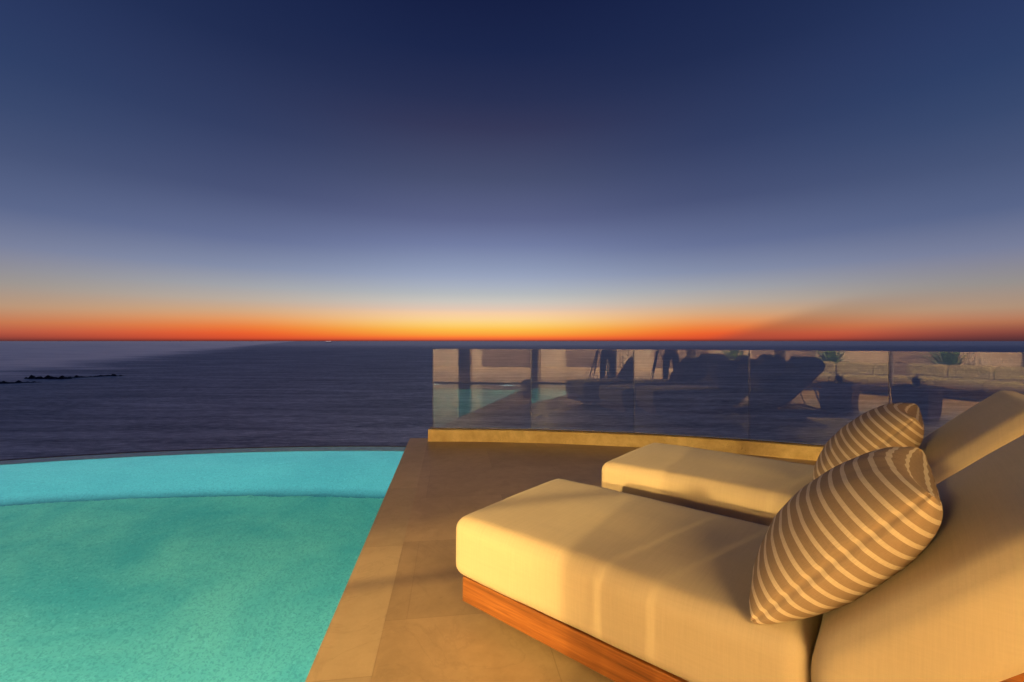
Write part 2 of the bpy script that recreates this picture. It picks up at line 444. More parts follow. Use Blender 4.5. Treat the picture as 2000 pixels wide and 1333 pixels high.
def build_ship():
    D = 9500.0; x = (642 - 1000) / 888.9 * D
    t = empty('ship', (x, D, SEA))
    tag(t, 'tiny lit white ship on the horizon above the open sea', 'ship')
    hull = plain('ship hull', (.5, .45, .45), .6); lit = glow('ship lights', (1.0, .72, .72), .38)
    bm = bmesh.new()
    pts = [(-70, 0), (62, 0), (80, 12), (-74, 12)]
    a = [bm.verts.new((px, -9, pz)) for px, pz in pts]; b = [bm.verts.new((px, 9, pz)) for px, pz in pts]
    bm.faces.new(a); bm.faces.new(b[::-1])
    for i in range(4): bm.faces.new((a[i], b[i], b[(i + 1) % 4], a[(i + 1) % 4]))
    bmesh.ops.recalc_face_normals(bm, faces=bm.faces[:])
    link_obj('hull', bm, hull, t)
    bm = bmesh.new()
    add_box(bm, -66, 52, -7, 7, 12.2, 19); add_box(bm, -58, 40, -6, 6, 19.2, 24); add_box(bm, 20, 36, -5, 5, 24.2, 28)
    link_obj('superstructure', bm, lit, t)
    bm = bmesh.new(); lathe(bm, [(5, 24), (4, 33)], 16, Matrix.Translation((-30, 0, 0))); link_obj('funnel', bm, hull, t)
build_ship()

# ------------------------------------------------------------------ deck, coping, pool
C1 = Vector((-1.312, 5.833)); C0 = Vector((-.7596, 1.667))            # pool side edge of the coping
O1 = Vector((-1.020, 5.598)); O0 = Vector((-.521, 1.667))             # deck side edge of the coping
cd = (C1 - C0).normalized()
def on_line(P, y):
    return Vector((P.x + cd.x / cd.y * (y - P.y), y))
KC = Vector((-1.0, -4.345)); KR = 10.0
def arc(r, deg, z=0): return Vector((KC.x + r * math.sin(R(deg)), KC.y + r * math.cos(R(deg)), z))
Y_BACK = -14.0
POOL_Y0 = -2.2                                                      # the pool's near wall, behind the camera
POOL_X0 = -7.6
WATER = -.03

def slab(name, outline, z0, z1, mat):
    bm = bmesh.new()
    top = [bm.verts.new((p[0], p[1], z1)) for p in outline]; bot = [bm.verts.new((p[0], p[1], z0)) for p in outline]
    f = bm.faces.new(top); g = bm.faces.new(bot[::-1]); n = len(outline)
    for i in range(n): bm.faces.new((top[i], bot[i], bot[(i + 1) % n], top[(i + 1) % n]))
    bm.normal_update(); bmesh.ops.triangulate(bm, faces=[f, g])
    bmesh.ops.recalc_face_normals(bm, faces=bm.faces[:])
    return link_obj(name, bm, mat)

# main deck, right of the coping, reaching under the villa
outl = [on_line(O0, POOL_Y0 - .3), on_line(O0, 5.62)]
for k in range(0, 66): outl.append(arc(KR + .24, k).to_2d())
outl += [Vector((11, -2)), Vector((11, Y_BACK)), Vector((-10, Y_BACK)), Vector((-10, POOL_Y0 - .3))]
tag(slab('pool_deck', outl, -.5, 0.0, M_deck), kind='structure')
# coping strip
co = [on_line(C0, POOL_Y0), on_line(C0, 5.86), on_line(O0, 5.86), on_line(O0, POOL_Y0 - .3)]
# butt against the deck: keep a 1 mm joint
co = [co[0], co[1], co[2] + Vector((.002, 0)), co[3] + Vector((.002, 0))]
bm = bmesh.new()
for z in (1,):
    top = [bm.verts.new((p.x, p.y, .0005)) for p in co]; bot = [bm.verts.new((p.x, p.y, -1.9)) for p in co]
    bm.faces.new(top); bm.faces.new(bot[::-1])
    for i in range(4): bm.faces.new((top[i], bot[i], bot[(i + 1) % 4], top[(i + 1) % 4]))
bmesh.ops.recalc_face_normals(bm, faces=bm.faces[:])
bmesh.ops.bevel(bm, geom=[e for e in bm.edges if all(abs(v.co.z - .0005) < 1e-5 and (v.co.xy - on_line(C0, v.co.y)).length < .02 for v in e.verts)], offset=.002, segments=2, affect='EDGES')
tag(link_obj('pool_coping', bm, M_cop), kind='structure')
# coping and terrace around the other sides of the pool (out of the picture)
tag(slab('terrace', [Vector((-10, POOL_Y0 - .3)), on_line(O0, POOL_Y0 - .3) + Vector((-.001, 0)), on_line(C0, POOL_Y0), Vector((POOL_X0, POOL_Y0)), Vector((POOL_X0, 2.0)), Vector((-10, 2.0))], -1.9, .001, M_cop), kind='structure')

PC = Vector((-1.8, -5.07)); PR = 10.58                                # outer face of the infinity edge
def parc(r, x):
    return Vector((x, PC.y + math.sqrt(max(0, r * r - (x - PC.x) ** 2))))
def xs(r, n=60):
    # from the coping to the left end
    y = 5.4
    for _ in range(20):
        x = on_line(C0, y).x; y = parc(r, x).y
    return [x + (POOL_X0 - x) * k / n for k in range(n + 1)]
RI = PR - .21
def band(bm, r0, r1, z0, z1):
    a = [parc(r0, x) for x in xs(r0)]; b = [parc(r1, x) for x in xs(r1)]
    va = [bm.verts.new((p.x, p.y, z0)) for p in a]; vb = [bm.verts.new((p.x, p.y, z1)) for p in b]
    for i in range(len(va) - 1): bm.faces.new((va[i], vb[i], vb[i + 1], va[i + 1]))
FLOOR = -1.5
def build_pool():
    bm = bmesh.new()
    CV = .16
    inner = [parc(RI - CV, x) for x in xs(RI - CV)]
    ring = [on_line(C0, POOL_Y0)] + inner + [Vector((POOL_X0, POOL_Y0))]
    f = bm.faces.new([bm.verts.new((p.x, p.y, FLOOR)) for p in ring]); bm.normal_update(); bmesh.ops.triangulate(bm, faces=[f])
    bm.normal_update()
    for fc in bm.faces:
        if fc.normal.z < 0: fc.normal_flip()
    for k in range(8):
        a0, a1 = k / 8 * math.pi / 2, (k + 1) / 8 * math.pi / 2
        band(bm, RI - CV + CV * math.sin(a0), RI - CV + CV * math.sin(a1), FLOOR + CV * (1 - math.cos(a0)), FLOOR + CV * (1 - math.cos(a1)))
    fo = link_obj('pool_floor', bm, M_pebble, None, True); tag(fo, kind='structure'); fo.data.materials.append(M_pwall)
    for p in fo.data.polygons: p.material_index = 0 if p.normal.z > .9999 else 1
    inner = [parc(RI, x) for x in xs(RI)]; ring = [on_line(C0, POOL_Y0)] + inner + [Vector((POOL_X0, POOL_Y0))]
    bm = bmesh.new()
    n = len(ring); lo = [bm.verts.new((p.x, p.y, FLOOR + (CV if 0 < i < len(ring) - 1 else -.05))) for i, p in enumerate(ring)]; hi = [bm.verts.new((p.x, p.y, WATER + .002)) for p in ring]
    for i in range(1, n): bm.faces.new((lo[i], lo[(i + 1) % n], hi[(i + 1) % n], hi[i]))
    # right wall, 2 mm clear of the coping block
    bm.faces.new((bm.verts.new((ring[0].x - .002, ring[0].y, FLOOR)), bm.verts.new((ring[1].x - .002, ring[1].y, FLOOR)), bm.verts.new((ring[1].x - .002, ring[1].y, WATER - .004)), bm.verts.new((ring[0].x - .002, ring[0].y, WATER - .004))))
    o = link_obj('pool_wall', bm, M_pwall); tag(o, kind='structure')
    # weir top, lip and outer face
    bm = bmesh.new(); band(bm, RI, PR, WATER + .002, WATER + .002)
    tag(link_obj('pool_edge', bm, M_weir), kind='structure')
    bm = bmesh.new(); band(bm, PR, PR, -2.6, WATER + .004); band(bm, PR, PR + .05, WATER + .004, WATER + .004); band(bm, PR + .05, PR + .05, WATER + .004, -2.6)
    tag(link_obj('pool_lip', bm, M_lip), kind='structure')
    # water sheet
    bm = bmesh.new()
    ring = [on_line(C0, POOL_Y0)] + [parc(RI, x) for x in xs(RI)] + [Vector((POOL_X0, POOL_Y0))]
    f = bm.faces.new([bm.verts.new((p.x, p.y, WATER)) for p in ring]); bm.normal_update(); bmesh.ops.triangulate(bm, faces=[f])
    bm.normal_update()
    for fc in bm.faces:
        if fc.normal.z < 0: fc.normal_flip()
    tag(link_obj('water', bm, M_water), kind='structure')
build_pool()

def lamp(name, kind, loc, power, color, parent=None, target=None, **kw):
    l = bpy.data.lights.new(name, kind); l.energy = power; l.color = color
    for k, v in kw.items(): setattr(l, k, v)
    o = bpy.data.objects.new(name, l); COL.objects.link(o); o.location = loc
    if target is not None:
        o.rotation_euler = (Vector(target) - Vector(loc)).to_track_quat('-Z', 'Y').to_euler()
    if parent: o.parent = parent
    return o
POOL_P = 390
for k, x in enumerate((-5.9, -3.4, -1.1)):
    t = empty('pool_light', (x, POOL_Y0 + .02, -.40))
    tag(t, 'round underwater light lighting the turquoise pool from its hidden near wall', 'pool light', 'underwater pool lights')
    bm = bmesh.new(); lathe(bm, [(.16, 0), (.16, .02), (.13, .03)], 24, Matrix.Rotation(R(-90), 4, 'X')); link_obj('rim', bm, M_metal, t)
    bm = bmesh.new(); lathe(bm, [(.125, .031), (.10, .045)], 24, Matrix.Rotation(R(-90), 4, 'X')); link_obj('lens', bm, glow('pool lens', (.7, 1, .95), 3), t)
    lamp('pool_light_lamp', 'AREA', (0, .07, 0), POOL_P, (.70, 1.0, .90), t, (0, 3, -1.3), shape='DISK', size=.5)

# ------------------------------------------------------------------ kerb wall and glass balustrade
def build_kerb():
    bm = bmesh.new(); n = 70; d0, d1 = -.25, 62
    prof = [(KR, 0.001), (KR, .146), (KR + .2, .146), (KR + .2, -.6)]
    rows = [[bm.verts.new(arc(r, d0 + (d1 - d0) * k / n, z)) for r, z in prof] for k in range(n + 1)]
    for a, b in zip(rows, rows[1:]):
        for j in range(3): bm.faces.new((a[j], a[j + 1], b[j + 1], b[j]))
    bm.faces.new(rows[0][::-1]); bm.faces.new(rows[-1])
    bmesh.ops.recalc_face_normals(bm, faces=bm.faces[:])
    es = [e for e in bm.edges if all(abs(v.co.z - .146) < 1e-4 for v in e.verts) and all(abs((v.co.to_2d() - KC).length - KR) < 1e-3 for v in e.verts)]
    bmesh.ops.bevel(bm, geom=es, offset=.006, segments=2, affect='EDGES')
    o = link_obj('kerb_wall', bm, M_kerb)
    tag(o, 'low curved travertine kerb carrying the glass balustrade along the deck edge', 'kerb wall')
    bm = bmesh.new()
    prof = [(KR + .055, .147), (KR + .055, .160), (KR + .105, .160), (KR + .105, .147)]
    rows = [[bm.verts.new(arc(r, d0 + .25 + (d1 - d0 - .5) * k / n, z)) for r, z in prof] for k in range(n + 1)]
    for a, b in zip(rows, rows[1:]):
        for j in range(3): bm.faces.new((a[j], a[j + 1], b[j + 1], b[j]))
    bm.faces.new(rows[0][::-1]); bm.faces.new(rows[-1])
    bmesh.ops.recalc_face_normals(bm, faces=bm.faces[:])
    link_obj('channel', bm, M_shoe, o)
build_kerb()
GR = KR + .08; GSTEP = 7.05; GTOP = 1.162
M_gedge = plain('glass edge', (.02, .028, .024), .25, .1)
PANEL_LABELS = [
    'frameless glass balustrade panel at the free end beside the pool',
    "glass balustrade panel second from the pool end, reflecting the photographer's legs",
    'glass balustrade panel above the foot of the far lounger, mostly dark sea',
    'glass balustrade panel reflecting a sofa, plants and a potted agave',
    "glass balustrade panel behind the far lounger's raised back cushion",
    'glass balustrade panel at the right picture edge']
for k in range(5):
    a = arc(GR, GSTEP * k, .1485); b = arc(GR, GSTEP * (k + 1), .1485)
    d = (b - a).normalized(); nrm = Vector((-d.y, d.x, 0))
    a2 = a + d * .004; b2 = b - d * .004; L = (b2 - a2).length
    t = empty('glass_panel', a2, math.atan2(d.y, d.x))
    tag(t, PANEL_LABELS[k], 'glass panel', 'glass balustrade panels along the kerb')
    H = GTOP - .1485 - .0135
    bm = bmesh.new(); add_box(bm, .002, L - .002, -.006, .006, .0135, H)
    link_obj('pane', bm, M_glass, t)
    for x0, x1 in ((0, .002), (L - .002, L)):
        bm = bmesh.new(); add_box(bm, x0, x1, -.0055, .0055, .0135, H)
        link_obj('edge', bm, M_gedge, t)

# ------------------------------------------------------------------ loungers
def rounded_block(sx, sy, sz, rad, nx, ny, nz, puff=(0, 0, 0), seed=0, wr=.004):
    """a soft cushion: box centred at 0 with rounded edges, puffed faces and faint wrinkles"""
    bm = bmesh.new(); key = {}
    def vert(i, j, k):
        if (i, j, k) not in key: key[(i, j, k)] = bm.verts.new((i / nx * 2 - 1, j / ny * 2 - 1, k / nz * 2 - 1))
        return key[(i, j, k)]
    for i in range(nx):
        for j in range(ny):
            bm.faces.new((vert(i, j, nz), vert(i + 1, j, nz), vert(i + 1, j + 1, nz), vert(i, j + 1, nz)))
            bm.faces.new((vert(i, j, 0), vert(i, j + 1, 0), vert(i + 1, j + 1, 0), vert(i + 1, j, 0)))
    for i in range(nx):
        for k in range(nz):
            bm.faces.new((vert(i, 0, k), vert(i + 1, 0, k), vert(i + 1, 0, k + 1), vert(i, 0, k + 1)))
            bm.faces.new((vert(i, ny, k), vert(i, ny, k + 1), vert(i + 1, ny, k + 1), vert(i + 1, ny, k)))
    for j in range(ny):
        for k in range(nz):
            bm.faces.new((vert(0, j, k), vert(0, j, k + 1), vert(0, j + 1, k + 1), vert(0, j + 1, k)))
            bm.faces.new((vert(nx, j, k), vert(nx, j + 1, k), vert(nx, j + 1, k + 1), vert(nx, j, k + 1)))
    h = Vector((sx / 2, sy / 2, sz / 2))
    for v in bm.verts:
        u = v.co.copy()
        p = Vector((u.x * h.x, u.y * h.y, u.z * h.z))
        q = Vector([max(-(h[a] - rad), min(h[a] - rad, p[a])) for a in range(3)])
        d = p - q
        # keep grid points from bunching: push to the rounded surface
        if d.length > 1e-9: p = q + d.normalized() * rad if max(abs(u.x), abs(u.y), abs(u.z)) > .999 else p
        fx, fy, fz = (1 - u.x ** 2), (1 - u.y ** 2), (1 - u.z ** 2)
        p.z += puff[2] * (fx ** .5) * (fy ** .5) * (1 if u.z > 0 else -.2) * abs(u.z)
        p.y += puff[1] * (fx ** .6) * fz * u.y
        p.x += puff[0] * (fy ** .6) * fz * u.x
        s = Vector((seed * 7.1, seed * 3.3, 0))
        nz_ = noise.noise(Vector((p.x * 2.2, p.y * 3.5, p.z * 3)) + s) * wr + noise.noise(Vector((p.x * 7, p.y * 5, p.z * 9)) + s) * wr * .35
        p += Vector((0, u.y * nz_ * .8, u.z * nz_))
        v.co = p
    return bm

L_AZ = R(-40.3)
SEAT_L, WID, SEAT_TOP, SEAT_BOT = 1.345, .83, .465, .206
BACK_ANG = R(45.5); BACK_LEN = .80; BACK_TH = .20
def make_lounger():
    t = empty('sun_lounger')
    # teak base
    for y0, y1 in ((.035, .075), (WID - .075, WID - .035)):
        box('side_rail', .04, 2.06, y0, y1, .088, .198, M_teak, t, .004)
    for x0, x1 in ((.042, .082), (2.018, 2.058)):
        box('end_rail', x0, x1, .077, WID - .077, .09, .196, M_teak, t, .004)
    bm = bmesh.new()
    for i in range(13):
        x = .12 + i * .145
        add_box(bm, x, x + .09, .08, WID - .08, .160, .182)
    link_obj('slat_platform', bm, M_teak, t)
    for x in (.30, 1.76):
        for y in (.22, WID - .28):
            box('leg', x, x + .08, y, y + .06, .0, .0895, M_dark, t, .004)
    # seat cushion
    bm = rounded_block(SEAT_L - .004, WID, SEAT_TOP - SEAT_BOT, .055, 64, 38, 14, (.006, .004, .016), 1)
    bm.transform(Matrix.Translation((SEAT_L / 2, WID / 2, (SEAT_TOP + SEAT_BOT) / 2)))
    link_obj('seat_cushion', bm, M_linen, t, True)
    # raised back
    bm = rounded_block(BACK_LEN, WID, BACK_TH, .06, 40, 38, 12, (.006, .004, .020), 2)
    # the lower end is cut upright so that it closes against the seat cushion
    for v in bm.verts:
        wgt = max(0.0, min(1.0, .5 - v.co.x / BACK_LEN)); v.co.x += (v.co.z - BACK_TH / 2) * .88 * wgt ** 1.5
    M = Matrix.Translation((SEAT_L, 0, SEAT_TOP - .012)) @ Matrix.Rotation(-BACK_ANG, 4, 'Y') @ Matrix.Translation((BACK_LEN / 2, WID / 2, -BACK_TH / 2))
    bm.transform(M)
    link_obj('back_cushion', bm, M_linen, t, True)
    M2 = Matrix.Translation((SEAT_L, 0, SEAT_TOP - .012)) @ Matrix.Rotation(-BACK_ANG, 4, 'Y')
    bm = bmesh.new()
    for y in (.08, WID - .12): add_box(bm, .03, BACK_LEN - .06, y, y + .04, -BACK_TH - .045, -BACK_TH - .004)
    for i in range(6): add_box(bm, .05 + i * .12, .11 + i * .12, .125, WID - .125, -BACK_TH - .03, -BACK_TH - .006)
    bm.transform(M2); link_obj('backrest_frame', bm, M_teak, t)
    for y in (.14, WID - .14):
        bm = bmesh.new()
        p = M2 @ Vector((BACK_LEN * .62, y, -BACK_TH - .046)); add_tube(bm, [p, (p.x + .16, y, .19)], .012, 8)
        link_obj('backrest_stay', bm, M_metal, t)
    return t
L1O = Vector((-.275, 2.035, 0))
aV = Vector((math.cos(L_AZ), math.sin(L_AZ), 0)); bV = Vector((-math.sin(L_AZ), math.cos(L_AZ), 0))
lounger = make_lounger(); lounger.location = L1O; lounger.rotation_euler = (0, 0, L_AZ)
tag(lounger, 'near sun lounger with cream cushions on an orange teak base, foot beside the pool', 'sun lounger', 'cream cushioned sun loungers on the deck')
lounger2 = copy_tree(lounger); lounger2.location = L1O + bV * 1.238 + aV * .045
lounger2['label'] = 'far sun lounger with cream cushions, nearer the glass balustrade and kerb'

def make_pillow(hw, hh, T):
    """knife-edge pillow lying in XY, thickness along Z"""
    n = 72
    bm = bmesh.new(); lay = bm.loops.layers.uv.new('UVMap')
    # cloth runs along the bulge: arc length of the middle section, normalised
    tab = [0.0]; N = 400; py, pz = 0.0, T
    for k in range(1, N + 1):
        y_ = k / N; z_ = T * (1 - y_ * y_) ** .34
        tab.append(tab[-1] + math.hypot(hh * y_ - py, z_ - pz)); py, pz = hh * y_, z_
    def arc_of(r):
        f = r * N; k = min(N - 1, int(f)); return (tab[k] + (tab[k + 1] - tab[k]) * (f - k)) / tab[-1]
    def pos(i, j, side):
        s = i / n * 2 - 1; r = j / n * 2 - 1
        s_ = math.copysign(1 - (1 - abs(s)) ** 2.2, s); r_ = math.copysign(1 - (1 - abs(r)) ** 2.2, r)   # denser towards the rim
        prof = ((1 - s_ * s_) ** .47) * ((1 - r_ * r_) ** .34)
        x = hw * s_ * (1 - .07 * (1 - r_ * r_)); y = hh * r_ * (1 - .08 * (1 - s_ * s_))
        x -= math.copysign(.007 * math.exp(-(1 - abs(s_)) * 500), s_); y -= math.copysign(.008 * math.exp(-(1 - abs(r_)) * 450), r_)
        z = side * T * prof
        # gathers that radiate from the top and bottom rims
        g = math.exp(-(1 - abs(r_)) * 9) * math.sin(s_ * 26 + 3 * noise.noise(Vector((s_ * 3, side, 1)))) * .0024
        g += math.exp(-(1 - abs(s_)) * 12) * math.sin(r_ * 19 + side) * .003
        cr = (s_ * r_) ** 4
        wv = noise.noise(Vector((x * 6, y * 6, side * 2.0))) * .004 + noise.noise(Vector((x * 15, y * 15, side * 5.0))) * .003
        edge = min(1, prof * 2.2)
        z += side * (g * min(1, prof * 4) + wv * edge)
        x += cr * .012 * noise.noise(Vector((s_ * 2, r_ * 2, 3)))
        vv = math.copysign(arc_of(abs(r_)), r_) * .85 + r_ * .15
        return Vector((x, y, z)), (s_ * .5 + .5, vv * .5 + .5)
    grids = []
    for side in (1, -1):
        g = []
        for j in range(n + 1):
            row = []
            for i in range(n + 1):
                rim = i in (0, n) or j in (0, n)
                if rim and side == -1: row.append((grids[0][j][i][0], grids[0][j][i][1])); continue
                p, uv = pos(i, j, side); row.append((bm.verts.new(p), uv))
            g.append(row)
        grids.append(g)
    for side, g in zip((1, -1), grids):
        for j in range(n):
            for i in range(n):
                q = [g[j][i], g[j][i + 1], g[j + 1][i + 1], g[j + 1][i]]
                if side == -1: q = q[::-1]
                f = bm.faces.new([v for v, _ in q]); f.smooth = True
                for lp, (_, uv) in zip(f.loops, q): lp[lay].uv = uv
    return bm
P_W, P_H, P_T = .28, .285, .140
def place_pillow(o, origin, t, b, z, lean, yaw, roll=0.0):
    Mloc = Matrix.Translation((t, b, z)) @ Matrix.Rotation(yaw, 4, 'Z') @ Matrix.Rotation(-lean, 4, 'Y') @ Matrix.Rotation(roll, 4, 'Z')
    # pillow x -> lounger width (b), pillow y -> up the back (local x), normal -> z
    base = Matrix(((0, 1, 0, 0), (1, 0, 0, 0), (0, 0, 1, 0), (0, 0, 0, 1)))
    base = Matrix(((0, 1, 0, 0), (-1, 0, 0, 0), (0, 0, 1, 0), (0, 0, 0, 1)))
    o.matrix_world = Matrix.Translation(origin) @ Matrix.Rotation(L_AZ, 4, 'Z') @ Mloc @ base
pil = link_obj('throw_pillow', make_pillow(P_W, P_H, P_T), M_stripe, None, True)
tag(pil, 'near taupe pillow with cream stripes leaning on the near lounger', 'pillow', 'striped throw pillows on the loungers')
place_pillow(pil, L1O, 1.400, .290, .690, R(50), 0)
pil2 = pil.copy(); COL.objects.link(pil2)
pil2['label'] = 'far taupe pillow with cream stripes leaning on the far lounger near the glass'
place_pillow(pil2, lounger2.location, 1.362, .325, .700, R(49), R(-2))

# ------------------------------------------------------------------ villa behind the camera (seen in the glass)
def build_villa():
    t = empty('villa', (0, -6.5, 0))
    tag(t, 'warm lit plaster villa with dark columns, mirrored faintly in the glass balustrade', 'villa')
    y = 6.5
    def vb(name, x0, x1, y0, y1, z0, z1, m, bev=0.0): return box(name, x0, x1, y0 + y, y1 + y, z0, z1, m, t, bev)
    vb('back_wall', -9.5, 9, -10.6, -10.4, .002, 2.66, M_plaster)
    dr = vb('dark_panel', -3.4, -1.1, -10.398, -10.34, .002, 2.5, M_darkwood)  # dark panel added to keep part of the glass reflection dark
    vb('side_wall', 8.8, 9, -10.398, -3.2, .002, 2.66, M_plaster)
    vb('roof', -9.5, 9, -10.8, -2.3, 2.662, 2.95, M_soffit)
    vb('fascia', -9.5, 9, -2.298, -2.1, 2.60, 3.05, M_plaster)
    vb('pier', -2.70, -2.33, -2.9, -2.55, .002, 2.60, M_plaster, .01)
    for x in (-.35, 2.35, 5.1, 7.6):
        bm = bmesh.new()
        M = Matrix.Translation((x, -4.6 + y, 0))
        lathe(bm, [(.22, .002), (.22, .12), (.17, .16), (.15, 1.5), (.17, 2.4), (.26, 2.658)], 20, M)
        link_obj('column', bm, M_darkwood, t, True)
    for x in (-.9, 1.7, 4.3):
        bm = bmesh.new(); n = 26; A = []; B = []
        for i in range(n + 1):
            xx = x + i / n * .75; yy = -9.9 + y + .05 * math.sin(i * 1.5)
            A.append(bm.verts.new((xx, yy, .03))); B.append(bm.verts.new((xx, yy, 2.6)))
        for i in range(n): bm.faces.new((A[i], A[i + 1], B[i + 1], B[i]))
        link_obj('curtain', bm, M_curtain, t, True)
    # soffit light fittings
    def strip(x, yy, z, p, sx, aim, yaw=0.0):
        M = Matrix.Translation((x, yy + y, z)) @ Matrix.Rotation(yaw, 4, 'Z')
        bm = bmesh.new(); add_box(bm, -sx / 2, sx / 2, -.12, .12, .012, .05, M)
        link_obj('ceiling_light', bm, M_lampglow, t)
        o = lamp('ceiling_lamp', 'AREA', (x, yy + y, z), p, WARM, t, (aim[0], aim[1] + y, aim[2]), shape='RECTANGLE', size=sx, size_y=.22)
    strip(-4.1, -3.9, 2.58, 700, 1.6, (-1.8, -1.1, 1.2), R(-40))
    strip(1.9, -2.7, 2.6, 800, 2.4, (1.9, -3.3, 0))
    strip(4.8, -3.6, 2.6, 800, 2.0, (4.8, -5.0, 0))
    for x in (-5.6, -2.6, .1, 2.8, 5.6):
        bm = bmesh.new(); lathe(bm, [(.09, 2.655), (.09, 2.661)], 20, Matrix.Translation((x, -9.0 + y, 0)))
        link_obj('downlight', bm, M_lampglow, t)
        lamp('downlight_lamp', 'AREA', (x, -9.0 + y, 2.64), 2600, (1, .78, .52), t, (x, -9.6 + y, 0), shape='DISK', size=.5)
    # unseen boards added to slit the lamp behind into two thin bright streaks
    P = Vector((-6.6, -3.62)); A = P + Vector((6.93, 5.2)) * .287; B = P + Vector((7.08, 5.08)) * .287
    A.y += y; B.y += y; Pl = Vector((P.x, P.y + y, 2.3))
    d = (A - B).normalized(); g = .007; az = math.atan2(d.y, d.x); m = (A - B).length
    for a0, a1 in ((-.75, -g), (g, m - g), (m + g, m + .75)):
        bm = bmesh.new(); add_box(bm, a0, a1, -.02, .02, .003, 2.4, Matrix.Translation((B.x, B.y, 0)) @ Matrix.Rotation(az, 4, 'Z'))
        link_obj('slit_board', bm, M_darkwood, t)
    # unseen lamps: one shines through the added boards' gaps, one past the dark pier
    for loc, tgt, pw, size, spread in ((Pl, (.4, 1.5 + y, .45), 2500, .006, 26), (Vector((-3.21, -3.3 + y, 2.30)), (-.3, 2.6 + y, .3), 950, .004, 60)):
        bm = bmesh.new(); lathe(bm, [(.05, .05), (.06, .06), (.06, .34), (.05, .35)], 18, Matrix.Translation(loc)); l = link_obj('unseen_lamp', bm, M_metal, t)
        lamp('lamp_bulb', 'SPOT', loc, pw, WARM, t, tgt, spot_size=R(spread), spot_blend=.4, shadow_soft_size=size)
    return t
build_villa()

def rod_lamp():
    # unseen lamp post; added rod casts the thin shadow over deck and cushion
    L = Vector((-8.4, -1.3, 2.2))
    t = empty('lamp_post', (L.x, L.y, 0)); tag(t, 'unseen black lamp post on the left terrace, with a rod added to cast a thin shadow', 'lamp post')
    bm = bmesh.new(); add_tube(bm, [(-.12, 0, .001), (-.12, 0, 2.5)], .03, 12); link_obj('pole', bm, M_metal, t)
    bm = bmesh.new(); lathe(bm, [(.07, 2.30), (.07, 2.36), (.02, 2.46)], 18); link_obj('shade', bm, M_metal, t)
    a = Vector((-6.89, -.58, 1.76)) - Vector((L.x, L.y, 0)); b = Vector((-6.6, -.566, 1.85)) - Vector((L.x, L.y, 0))
    d = (b - a)
    bm = bmesh.new(); add_tube(bm, [a - d * 2.5, b + d * .04], .010, 10); link_obj('shadow_rod', bm, M_metal, t)
    lamp('lamp_bulb', 'SPOT', (0, 0, 2.2), 4200, WARM, t, (8.05, 3.65, .25), spot_size=R(13), spot_blend=.7, shadow_soft_size=.012)
rod_lamp()

# ------------------------------------------------------------------ lounge furniture behind the camera
def sofa(loc, rz, w_, label):
    t = empty('sofa', loc, rz); tag(t, label, 'sofa')
    box('base', -w_ / 2, w_ / 2, -.42, .42, .06, .20, M_darkwood, t, .01)
    n = max(2, round(w_ / .75))
    for i in range(n):
        x0 = -w_ / 2 + i * w_ / n; x1 = x0 + w_ / n - .008
        bm = rounded_block(x1 - x0, .80, .22, .05, 14, 14, 6, (.004, .004, .015), i); bm.transform(Matrix.Translation(((x0 + x1) / 2, .01, .312))); link_obj('seat_cushion', bm, M_sofa, t, True)
        bm = rounded_block(x1 - x0, .20, .30, .06, 14, 6, 10, (.004, .02, .01), i + 4); bm.transform(Matrix.Translation(((x0 + x1) / 2, -.29, .555))); link_obj('back_cushion', bm, M_sofa, t, True)
    for s in (-1, 1):
        for q in (-1, 1): box('leg', s * (w_ / 2 - .08) - .03, s * (w_ / 2 - .08) + .03, q * .36 - .03, q * .36 + .03, .001, .0595, M_dark, t)
    return t
sofa((1.7, -3.3, 0), 0, 2.3, 'white outdoor sofa mirrored in the fourth glass panel')
sofa((4.6, -4.9, 0), R(12), 2.4, 'white outdoor sofa set further back, mirrored behind the raised cushions')

def leafy(name, loc, n, length, width, spread, mat, label, cat, pot=None, seed=1, zb=0.0):
    random.seed(seed)
    t = empty(name, loc); tag(t, label, cat)
    bm = bmesh.new()
    for i in range(n):
        a = random.uniform(0, 2 * math.pi); el = random.uniform(*spread); L = length * random.uniform(.65, 1.1)
        d = Vector((math.cos(a) * math.cos(el), math.sin(a) * math.cos(el), math.sin(el)))
        side = d.cross(Vector((0, 0, 1))).normalized(); prev = None; p = Vector((0, 0, zb))
        for k in range(7):
            f = k / 6; wv = width * (.5 + 1.2 * f) * (1 - f) ** .7 + .0015
            q = p + d * L * f + Vector((0, 0, -.35 * L * f * f * math.cos(el)))
            up = Vector((0, 0, .15 * wv))
            row = [bm.verts.new(q - side * wv + up), bm.verts.new(q), bm.verts.new(q + side * wv + up)]
            if prev:
                bm.faces.new((prev[0], prev[1], row[1], row[0])); bm.faces.new((prev[1], prev[2], row[2], row[1]))
            prev = row
    link_obj('leaves', bm, mat, t, True)
    if pot: pot(t)
    return t
M_palm = mat_leaf('palm leaf', (.06, .15, .03, 1), (.16, .32, .07, 1))
M_agave = mat_leaf('agave leaf', (.03, .06, .045, 1), (.06, .11, .08, 1))
